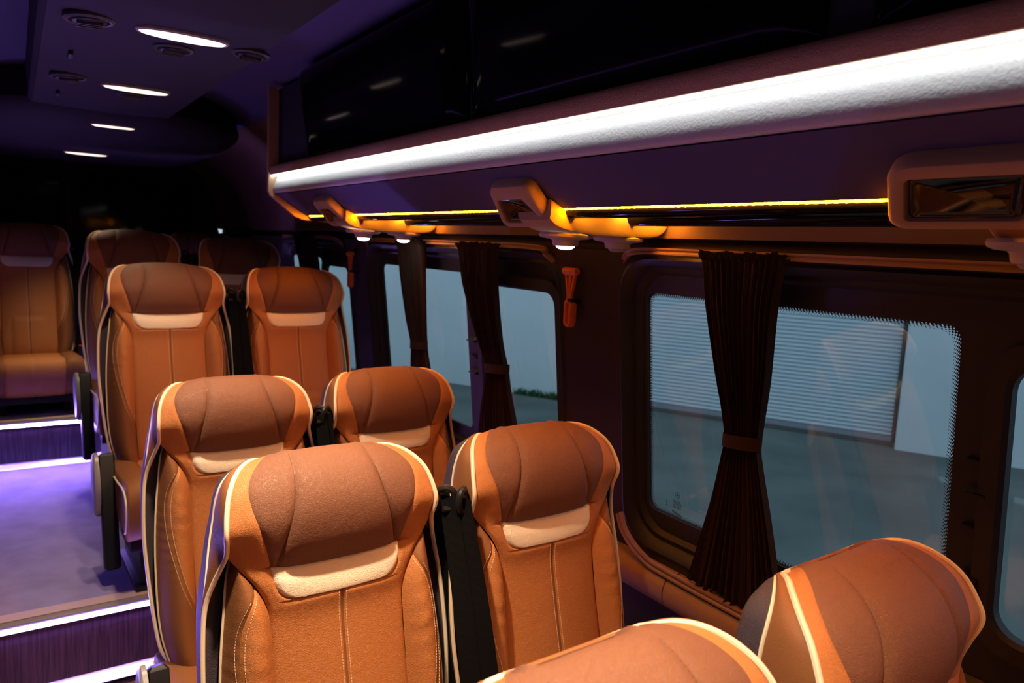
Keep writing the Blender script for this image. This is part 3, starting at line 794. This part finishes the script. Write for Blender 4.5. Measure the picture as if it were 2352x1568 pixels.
def stitches(path, m, parent, name, pitch=.0056, ln=.0036, r=.00045, lift=.0011):
    P = [np.array(p) for p in path]; d = 0; acc = [0]
    for a, c in zip(P[:-1], P[1:]): acc.append(acc[-1]+float(np.linalg.norm(c-a)))
    P = np.array(P); mb = MB(); s = 0
    def at(q): return np.array([np.interp(q, acc, P[:, k]) for k in range(3)])
    while s+ln < acc[-1]:
        a, c = at(s), at(s+ln); t = c-a; n_ = np.linalg.norm(t)
        if n_ > 1e-6:
            t = t/n_; side = np.cross(t, [0, -1, .2]); side /= np.linalg.norm(side); up_ = np.array([0, -lift, 0])
            q = [a-side*r, a+side*r, c+side*r, c-side*r]
            mb.add([tuple(p+up_*.2) for p in q]+[tuple(p+up_) for p in q], [(4, 5, 6, 7), (0, 1, 5, 4), (2, 3, 7, 6), (1, 2, 6, 5), (3, 0, 4, 7)])
        s += pitch
    return mb.build(name, m, parent, smooth=False, recalc=False)

fcen = lambda h: float(np.interp(h, CT[:90, 3], CT[:90, 2])) 
fth = smI([(.36, .16), (.40, .198), (.45, .218), (.54, .232), (.69, .234), (.80, .229), (.88, .221), (.94, .213), (.98, .206), (1.01, .196)])
fst_ = smI([(.555, .140), (.60, .158), (.65, .176), (.745, .197), (.82, .204), (.88, .200), (.92, .188), (.95, .172), (.968, .166)])
def fst(h): return max(fcen(h)+.0005, min(fst_(h), fth(h)-.008)) if .555 < h < .968 else fcen(h)+.0005
dB = spline([(0, -.008), (.08, .004), (.22, .024), (.42, .034), (.62, .026), (.82, .002), (1, -.036)], 8)
def bol(h, x, wr=0.0):
    c, t_ = fcen(h), fth(h); t = (x-c)/(t_-c)
    pf = float(np.interp(h, [.36, .45, .6, .85, .95, 1.01], [.5, .9, 1, .9, .55, .15]))
    d0 = float(np.interp(t, dB[:, 0], dB[:, 1])); d = d0*pf if d0 > 0 else d0
    d += -.010*max(0, (h-.93)/.08)
    if .555 < h < .968: d -= .004*gauss(x-fst(h), .0035)
    # small gathers in the leather near the stitched seam
    d += wr*.0016*math.sin(h*230+x*30)*gauss(x-(fst(h)+.012), .018)*gauss(h-.78, .10)
    d += wr*.0012*math.sin(h*150-x*60)*gauss(x-(c+.03), .02)*gauss(h-.83, .07)
    return (x, h, d)
def bol_region(fl, fr, h0, h1, nc, nh, wr=0.0):
    out = []
    for sg in (-1, 1):
        mb = MB(); rows = []
        for h in np.linspace(h0, h1, nh):
            a, c = fl(h), fr(h); r = []
            for k in range(nc+1):
                x, hh, d = bol(h, a+(c-a)*k/nc, wr); r.append(W(sg*x, hh, d))
            rows.append(r if sg > 0 else r[::-1])
        mb.grid(rows); out.append(mb)
    return out
E_sh = [(.36, .15, -.05, .36, -.08), (.40, .195, -.05, .38, -.12), (.45, .226, -.05, .45, -.14), (.6, .248, -.052, .6, -.15), (.75, .257, -.052, .75, -.155), (.9, .252, -.052, .9, -.155),
       (.98, .238, -.058, .99, -.148), (1.03, .228, -.068, 1.045, -.142), (1.075, .219, -.068, 1.088, -.134), (1.11, .214, -.062, 1.115, -.128), (1.14, .205, -.056, 1.134, -.124),
        (1.157, .190, -.058, 1.144, -.121), (1.167, .168, -.068, 1.149, -.119), (1.170, .14, -.085, 1.152, -.118), (1.160, .108, -.108, 1.153, -.117)]
ES = spline(E_sh, 5)

def make_seat(wr=1.0):
    root = empty('passenger_seat', (0, 0, 0))
    # leather face ----------------------------------------------------
    mb = region(zero, fe, 1, 6.05, 20, (1, -1), 12)
    def fcc(v): return fc(v) if v < 8 else fd(v)
    mb2 = region(fc, fe, 6.05, 8, 10, (1, -1), 22); mb.add(mb2.v, mb2.f)
    mb2 = region(fd, fe, 8, 16, 8, (1, -1), 10); mb.add(mb2.v, mb2.f)
    mb.build('backrest', 'tan', root, recalc=False, angle=50)
    mb = region(zero, fs, 8, 16, 12, (1, -1), 14); mb2 = region(fs, fd, 8, 16, 8, (1, -1), 14); mb.add(mb2.v, mb2.f)
    tag(mb.build('headrest_pad', 'taupe', root, recalc=False, angle=60), 'darker taupe leather head pad')
    mb = region(zero, fc, 6.06, 8, 16, (1, -1), 24)
    tag(mb.build('headrest_band', 'cream', root, recalc=False, angle=60), 'cream leather band below the head pad')
    for q in bol_region(fcen, fst, .556, .968, 10, 60, wr): q.build('bolster', 'tan', root, recalc=False, angle=60)
    for q in bol_region(fst, fth, .36, 1.01, 8, 90, wr): tag(q.build('side_pad', 'side', root, recalc=False, angle=60), 'darker brown leather side of the backrest')
    # seams and stitching
    for sg in (-1, 1):
        stitches([W(*(lambda p: (p[0], p[1], p[2]))(base(v, sg*(fs(v)+.0005)))) for v in np.linspace(8.2, 14, 60)], 'darkthread', root, 'stitching', .0062, .0040, .0007)
        stitches([W(sg*(fst(h)-.006), h, bol(h, fst(h)-.006)[2]) for h in np.linspace(.58, .955, 60)], 'thread', root, 'stitching')
        stitches([W(sg*(fst(h)+.007), h, bol(h, fst(h)+.007)[2]) for h in np.linspace(.58, .95, 60)], 'thread', root, 'stitching')
        stitches([W(*base(v, sg*.0075)) for v in np.linspace(2, 5.95, 50)], 'thread', root, 'stitching')
    mb = MB()
    mb.grid([[W(x, *(lambda p: (p[1], p[2]-.0002+.0012*(1-abs(x)/.0035)))(base(v, x))) for x in (-.0035, 0, .0035)] for v in np.linspace(1.6, 6.0, 60)])
    tag(mb.build('centre_seam', 'side', root, recalc=False), 'stitched seam down the middle of the backrest')
    # outer piping: rim of the shell, then round the head
    lowpath = [(x_, h_, -.048) for h_, x_ in ((.385, .175), (.40, .198), (.45, .228), (.52, .241), (.6, .249), (.68, .2545), (.75, .258), (.83, .2565), (.9, .2515))]
    hp = [(c[2], c[3], c[4]) for c in ctrl[8:]]
    side = spline(lowpath+[(.2445, .94, -.044), (.234, .975, -.031), (.224, 1.005, -.015)]+hp, 6)
    loop = [W(-x, h, d+.002) for x, h, d in side] + [W(x, 1.160+.008*(abs(x)/.11)**2.5, -.106+.010*(abs(x)/.11)**2.5) for x in np.linspace(-.09, .09, 9)] + [W(x, h, d+.002) for x, h, d in side[::-1]]
    mb = MB(); mb.tube(loop, .0048, 8); mb.build('piping', 'piping', root)
    for sg in (-1, 1):
        pth = [W(sg*(fth(h)+.001), h, bol(h, fth(h))[2]+.001) for h in np.linspace(.40, 1.008, 50)]
        mb = MB(); mb.tube(pth, .0026, 6); mb.build('piping', 'piping', root)
    # gusset
    g_in = [(c[2], c[3], c[4]) for c in ctrl[8:]]; g_in = [(.248, .92, -.048), (.2300, .987, -.026)] + g_in
    g_out = [(.2485, .92, -.053)] + [(e[1], e[0], e[2]) for e in E_sh[6:]]
    a = spline(g_in, 5); c = spline(g_out, 5)
    half = []
    for p, q in zip(a, c):
        p = np.array(p); q = np.array(q); r = []
        for k in range(6):
            t = k/5; m = p*(1-t)+q*t; bul = .006*math.sin(PI*t); m = m+np.array([bul, bul*.7, 0]); r.append(m)
        half.append(r)
    rows = [[W(-m[0], m[1], m[2]) for m in r] for r in half] + [[W(m[0], m[1], m[2]) for m in r] for r in half[::-1]]
    mb = MB(); mb.grid(rows); tag(mb.build('headrest_gusset', 'side', root, recalc=False), 'brown leather edge behind the cream piping')
    cord = [W(-q[0]-.001, q[1], q[2]) for q in c] + [W(q[0]+.001, q[1], q[2]) for q in c[::-1]]
    mb = MB(); mb.tube(cord, .0028, 6); mb.build('piping', 'piping', root)
    # shell
    mb = MB(); rows = []
    for eh, ex, ed, ch, cd in ES:
        r = []
        for k in range(-18, 19):
            s = k/18; sx = math.sin(s*PI/2); q = abs(sx)**3.2
            # squarish section
            th = abs(s)*PI/2; wid_ = .012*max(0, min(1, (1.12-eh)/.1))
            dd = ed+(cd-ed)*max(0, math.cos(th))**.42; hh = ch+(eh-ch)*abs(s)**3
            xx = math.copysign((ex+wid_*math.sin(2*th)**2)*math.sin(th)**.62, s) if s else 0.0
            r.append(W(xx, hh, dd))
        rows.append(r)
    mb.grid(rows)
    for sg in (-1, 1):    # inner flange between rim and cushion
        rr_ = []
        for h in np.linspace(.40, .985, 24):
            wo = float(np.interp(h, [q[0] for q in E_sh[:8]], [q[1] for q in E_sh[:8]]))
            rr_.append([W(sg*wo, h, -.052), W(sg*(wo-.008), h, -.060), W(sg*(fth(h)-.03), h, -.060)])
        mb.grid(rr_)
    tag(mb.build('back_shell', 'shell', root, recalc=False, angle=60), 'charcoal leather shell behind the backrest')
    # cushion ---------------------------------------------------------
    path = spline([(-.03, .415), (-.20, .418), (-.36, .428), (-.46, .440), (-.52, .432), (-.552, .400), (-.560, .350), (-.552, .290), (-.53, .245), (-.50, .228)], 5)
    y_c, z_c = -.30, .33
    mb = MB(); rows = []
    for x in np.linspace(-.145, .145, 25):
        r = []
        for y, z in path:
            k = .004*gauss(x, .006)+.005*gauss(abs(x)-.145, .006); bl = .006*(1-(abs(x)/.145)**2)
            dv = Vector((0, y-y_c, z-z_c)).normalized()
            r.append((x, y+dv.y*(bl-k), z+dv.z*(bl-k)))
        rows.append(r)
    mb.grid(rows); mb.build('cushion', 'tan', root, recalc=True, angle=60)
    for sg in (-1, 1):
        mb = MB(); rows = []
        for k in range(15):
            s = k/14; 
            if s < .75: q = s/.75; x = .145+.085*q; f = 1+.06*math.sin(PI*q)-.005*gauss(q, .08)*0; inset = 0.0
            else: q = (s-.75)/.25; x = .230+.010*math.sin(q*PI/2); f = 1-.35*q*q
            r = []
            for y, z in path:
                dv = Vector((0, y-y_c, (z-z_c)))
                up_ = .012*math.sin(PI*min(1, s/.75))*(1 if z > .3 else .3) - .005*gauss(s, .05)
                if s > .75: 
                    yy = y_c+(y-y_c)*(1-.05*q*q); zz = z_c+(z-z_c)*(1-.30*q*q)
                else: yy, zz = y, z
                r.append((sg*x, yy, zz+up_))
            rows.append(r)
        mb.grid(rows)
        rr_ = rows[-1]; mb.add([tuple(p) for p in rr_]+[(sg*.236, -.03, .25)], [tuple(range(len(rr_)+1))])
        tag(mb.build('cushion_side', 'side', root, angle=60), 'darker brown leather cushion edge')
        mb = MB(); mb.tube([(sg*.241, y_c+(y-y_c)*.96, z_c+(z-z_c)*.74+.004) for y, z in path], .0035, 6); mb.build('piping', 'piping', root)
    mb = MB()
    mb.box(-.225, .225, -.50, .0, .185, .232); mb.box(-.18, -.14, -.42, -.05, .02, .19); mb.box(.14, .18, -.42, -.05, .02, .19); mb.box(-.20, .20, -.44, -.03, .0, .022)
    tag(mb.build('seat_base', 'plastic', root, bevel=.006), 'black seat base')
    return root

def add_armrest(root):
    t = MB(); P0 = np.array((-.262, -.215, .47)); P1 = np.array((-.262, -.345, .085))
    d = (P1-P0)/np.linalg.norm(P1-P0); n = np.array((0, d[2], -d[1])); wd, th = .027, .024
    def sec(c, k): return [tuple(c+np.array((sx*wd*k, 0, 0))+n*sz*th*k) for sx, sz in ((-1, -.7), (-.8, -1), (.8, -1), (1, -.7), (1, .7), (.8, 1), (-.8, 1), (-1, .7))]
    L_ = np.linalg.norm(P1-P0)
    t.grid([sec(P0-d*.012, .6), sec(P0-d*.004, .9), sec(P0, 1), sec(P1, 1), sec(P1+d*.006, .9), sec(P1+d*.012, .6)], cu=True)
    o = len(t.v)-48; t.f += [tuple(o+k for k in range(8))[::-1], tuple(o+40+k for k in range(8))]
    a = t.build('armrest', 'plastic', root)
    b = MB(); cY, cZ = -.235, .37
    loop = []
    for k in range(32):
        an = 2*PI*k/32; ry, rz = .060*math.cos(an), .115*math.sin(an)
        ry *= (1.0 if rz > 0 else 1.0-.45*(-rz/.115)); loop.append((ry - rz*(-.25), rz))
    b.grid([[(x, cY+ry*k, cZ+rz*k) for ry, rz in loop] for x, k in ((-.288, 1), (-.300, 1), (-.306, .94), (-.309, .8), (-.310, .02))], cu=True)
    tag(b.build('pivot_cover', 'grey', a), 'oval grey cover at the armrest pivot')
    return a
def add_belt(root, sg, near=True):
    """guide at shoulder height and strap down the gap beside the seat."""
    g = MB(); x0 = sg*.247
    Y = lambda h, off=0: (h-1.1)*REC+off
    hook = [(x0-sg*.024, Y(1.06, .010), 1.062), (x0-sg*.012, Y(1.06, -.005), 1.086), (x0, Y(1.06, -.018), 1.094), (x0+sg*.012, Y(1.06, -.026), 1.086), (x0+sg*.016, Y(1.06, -.028), 1.066), (x0+sg*.010, Y(1.06, -.026), 1.048), (x0-sg*.010, Y(1.06, -.022), 1.048)]
    H_ = spline(hook, 5); g.tube([tuple(p) for p in H_], .0075, 8)
    g.ellip((x0-sg*.012, Y(1.05, .012), 1.062), .018, .020, .022)
    gd = g.build('belt_guide', 'plastic', root)
    b = MB(); rows = []
    for k in range(30):
        u = k/29; h = 1.075-u*.66; wdt = .020; xx = x0+sg*(.004-.010*u); tw = .55+.35*math.sin(u*2.2)
        c = np.array((xx, Y(h)-.020-.055*math.sin(PI*u*.8), h)); s_ = np.array((math.sin(tw), -math.cos(tw), 0))
        nrm_ = np.array((math.cos(tw), math.sin(tw), 0))*.0012
        rows.append([tuple(c-s_*wdt*1.1-nrm_), tuple(c+s_*wdt*1.1-nrm_), tuple(c+s_*wdt*1.1+nrm_), tuple(c-s_*wdt*1.1+nrm_)])
    b.grid(rows, cu=True); b.build('seat_belt', 'webbing', root, smooth=False)
    # second run of the strap, further back
    b = MB(); rows = []
    for k in range(24):
        u = k/23; h = 1.07-u*.72; xx = x0+sg*(.010-.004*u); c = np.array((xx, Y(h)+.055+.02*u, h)); tw = .35
        s_ = np.array((math.sin(tw), -math.cos(tw), 0)); nrm_ = np.array((math.cos(tw), math.sin(tw), 0))*.0012
        rows.append([tuple(c-s_*.024-nrm_), tuple(c+s_*.024-nrm_), tuple(c+s_*.024+nrm_), tuple(c-s_*.024+nrm_)])
    b.grid(rows, cu=True); b.build('seat_belt', 'webbing', root, smooth=False)
    b = MB(); b.box(x0-.012, x0+.012, -.25, -.225, .36, .47); bk = b.build('buckle', 'plastic', root, bevel=.003)
    b = MB(); b.box(x0-.008, x0+.008, -.248, -.228, .462, .473); tag(b.build('release_button', 'red', bk, bevel=.001), 'red release button')

base_seat = make_seat()
XA, XB = .520, 1.042
aisle = base_seat
window_seat = copy_tree(base_seat)
centre_seat = copy_tree(base_seat)
add_armrest(aisle); add_belt(aisle, 1); add_belt(window_seat, -1); add_belt(centre_seat, 1)
#  x, y, z, base kind, label
seats = [
 (aisle, .500, .475, -.02, 'tan leather seat at the bottom centre, only the top of its head pad visible'),
 (aisle, XA, 1.369, -.03, 'large tan leather aisle seat in sharp focus at the front, bottom left of centre'),
 (aisle, XA+.012, 2.216, -.028, 'tan leather aisle seat directly behind the large sharp one, pale head band half covered'),
 (aisle, XA-.006, 3.29, Z1-.003, 'tall tan leather aisle seat on the carpeted step with its full backrest visible'),
 (aisle, XA, 4.35, .397, 'shadowed aisle seat far back, dark head pad and black armrest over the purple carpet'),
 (window_seat, 1.008, .490, -.02, 'orange lit window seat at the bottom right corner beside the near window'),
 (window_seat, XB, 1.362, -.03, 'orange lit window seat below the pillar, with its cream band uncovered'),
 (window_seat, XB+.004, 2.226, -.028, 'orange lit window seat of the second row, below the two curtains'),
 (window_seat, XB, 3.283, Z1-.004, 'reddish window seat of the third row left of the second window'),
 (window_seat, XB, 4.29, .384, 'dark window seat of the fourth row, mostly hidden by the third row'),
 (centre_seat, .055, 5.31, .412, 'rear bench seat at the end of the aisle, cushion lit pink above the step light'),
 (window_seat, 1.055, 5.31, .405, 'dark rear bench seat peeking out between the two fourth row seats'),
]
used = set()
for proto, x, y, z, lab in seats:
    if proto not in used: o = proto; used.add(proto)
    else: o = copy_tree(proto)
    o.location = (x, y, z); o.rotation_euler = (0, 0, .032)
    tag(o, lab, 'seat', 'leather passenger seats')

# rear bench base under the rear seats
b = MB(); b.box(.30, 1.30, 3.92, 4.32, Z1, .384)
tag(b.build('seat_plinth', 'plastic', bevel=.01), 'black plinth carrying the fourth row of seats', 'plinth')
b = MB(); b.box(-.20, 1.30, 4.86, 5.28, .405-.02, .405)
tag(b.build('seat_plinth', 'plastic', bevel=.01), 'black plinth carrying the rear bench seats', 'plinth')

# ------------------------------------------------------------------ outside: yard, wall, roller shutter
GZ = -0.70
def gmat(name, c1, c2, sc, rough=.9):
    m = mat(name, c1, rough, .3); nt = m.node_tree; N = nt.nodes
    tc = N.new('ShaderNodeTexCoord'); n = N.new('ShaderNodeTexNoise'); n.inputs['Scale'].default_value = sc; n.inputs['Detail'].default_value = 7
    r = N.new('ShaderNodeValToRGB'); r.color_ramp.elements[0].position = .35; r.color_ramp.elements[1].position = .65
    r.color_ramp.elements[0].color = (*c1, 1); r.color_ramp.elements[1].color = (*c2, 1)
    nt.links.new(tc.outputs['Object'], n.inputs['Vector']); nt.links.new(n.outputs['Fac'], r.inputs[0]); nt.links.new(r.outputs[0], N['Principled BSDF'].inputs['Base Color'])
    return m
M['yard'] = gmat('yard_concrete', (.105, .125, .120), (.18, .195, .18), .9)
M['render'] = gmat('painted_wall', (.66, .70, .72), (.74, .78, .80), .8)
M['shutter'] = mat('shutter_white', (.70, .76, .80), .5, .4)
M['grime'] = mat('grime', (.10, .10, .09), .9)
M['weedm'] = mat('weed_green', (.05, .12, .04), .9)
b = MB(); b.box(1.8, 30, -12, 30, GZ-.2, GZ); tag(b.build('ground', 'yard', smooth=False), kind='structure')
# wall frame: u along the wall, n towards the bus
A0 = Vector((6.12, 10.39, GZ)); A1 = Vector((9.42, 4.27, GZ)); U = (A1-A0).normalized(); Nn = Vector((U.y, -U.x, 0))
if Nn.x > 0: Nn = -Nn
def wp(u, n, z): q = A0+U*u+Nn*n; return (q.x, q.y, GZ+z)
def wbox(mb, u0, u1, n0, n1, z0, z1):
    mb.add([wp(u0, n0, z0), wp(u1, n0, z0), wp(u1, n1, z0), wp(u0, n1, z0), wp(u0, n0, z1), wp(u1, n0, z1), wp(u1, n1, z1), wp(u0, n1, z1)],
           [(0, 3, 2, 1), (4, 5, 6, 7), (0, 1, 5, 4), (1, 2, 6, 5), (2, 3, 7, 6), (3, 0, 4, 7)])
SU0, SU1 = 2.2, 6.45
b = MB(); wbox(b, -14, SU0, -.6, 0, 0, 6); wbox(b, SU1, 18, -.6, 0, 0, 6); wbox(b, SU0, SU1, -.6, 0, 3.4, 6); wbox(b, SU0, SU1, -.6, -.45, 0, 3.4)
tag(b.build('wall_exterior', 'render', smooth=False), kind='structure')
sh = empty('roller_shutter', wp((SU0+SU1)/2, -.3, 0), 'white corrugated roller shutter seen through the near window', 'roller shutter')
def SL(mb): mb.v = [(x-sh.location.x, y-sh.location.y, z-sh.location.z) for x, y, z in mb.v]; return mb
b = MB(); rows = []; p = .055; z = .10
while z < 3.4:
    for dz, nn in ((0, -.335), (.006, -.312), (.016, -.296), (.028, -.291), (.042, -.300), (.052, -.335)):
        rows.append([wp(SU0+.05, nn, z+dz), wp(SU1-.05, nn, z+dz)])
    z += p
b.grid(rows); SL(b).build('slat_curtain', 'shutter', sh, recalc=False, angle=60)
b = MB(); wbox(b, SU0+.04, SU1-.04, -.33, -.27, .035, .10); SL(b).build('bottom_rail', 'alu', sh, smooth=False)
for u0, u1 in ((SU0, SU0+.06), (SU1-.06, SU1)):
    b = MB(); wbox(b, u0+.015, u1-.015, -.34, -.25, 0, 3.4); SL(b).build('guide_rail', 'grime', sh, smooth=False)
b = MB(); wbox(b, SU0+.002, SU1-.002, -.244, -.16, .001, .034); tag(b.build('threshold', 'grime', smooth=False), 'dark dirty threshold below the roller shutter', 'threshold')
# weeds at the foot of the wall
b = MB(); rr = random.Random(5)
for k in range(260):
    u = rr.choice([rr.uniform(1.05, 1.35), rr.uniform(1.35, 1.9), rr.uniform(1.6, 2.0)]); n = rr.uniform(.02, .12); h = rr.uniform(.03, .12); q = Vector(wp(u, n, 0))
    a = rr.uniform(0, 6.3); d = Vector((math.cos(a), math.sin(a), 0))*.018; t = Vector((rr.uniform(-.06, .06), rr.uniform(-.06, .06), h))
    b.add([tuple(q-d), tuple(q+d), tuple(q+t+d*.4), tuple(q+t-d*.4)], [(0, 1, 2, 3)])
tag(b.build('weeds', 'weedm', smooth=False, recalc=False), 'thin green weeds growing along the foot of the painted wall', 'weeds', kind='stuff')
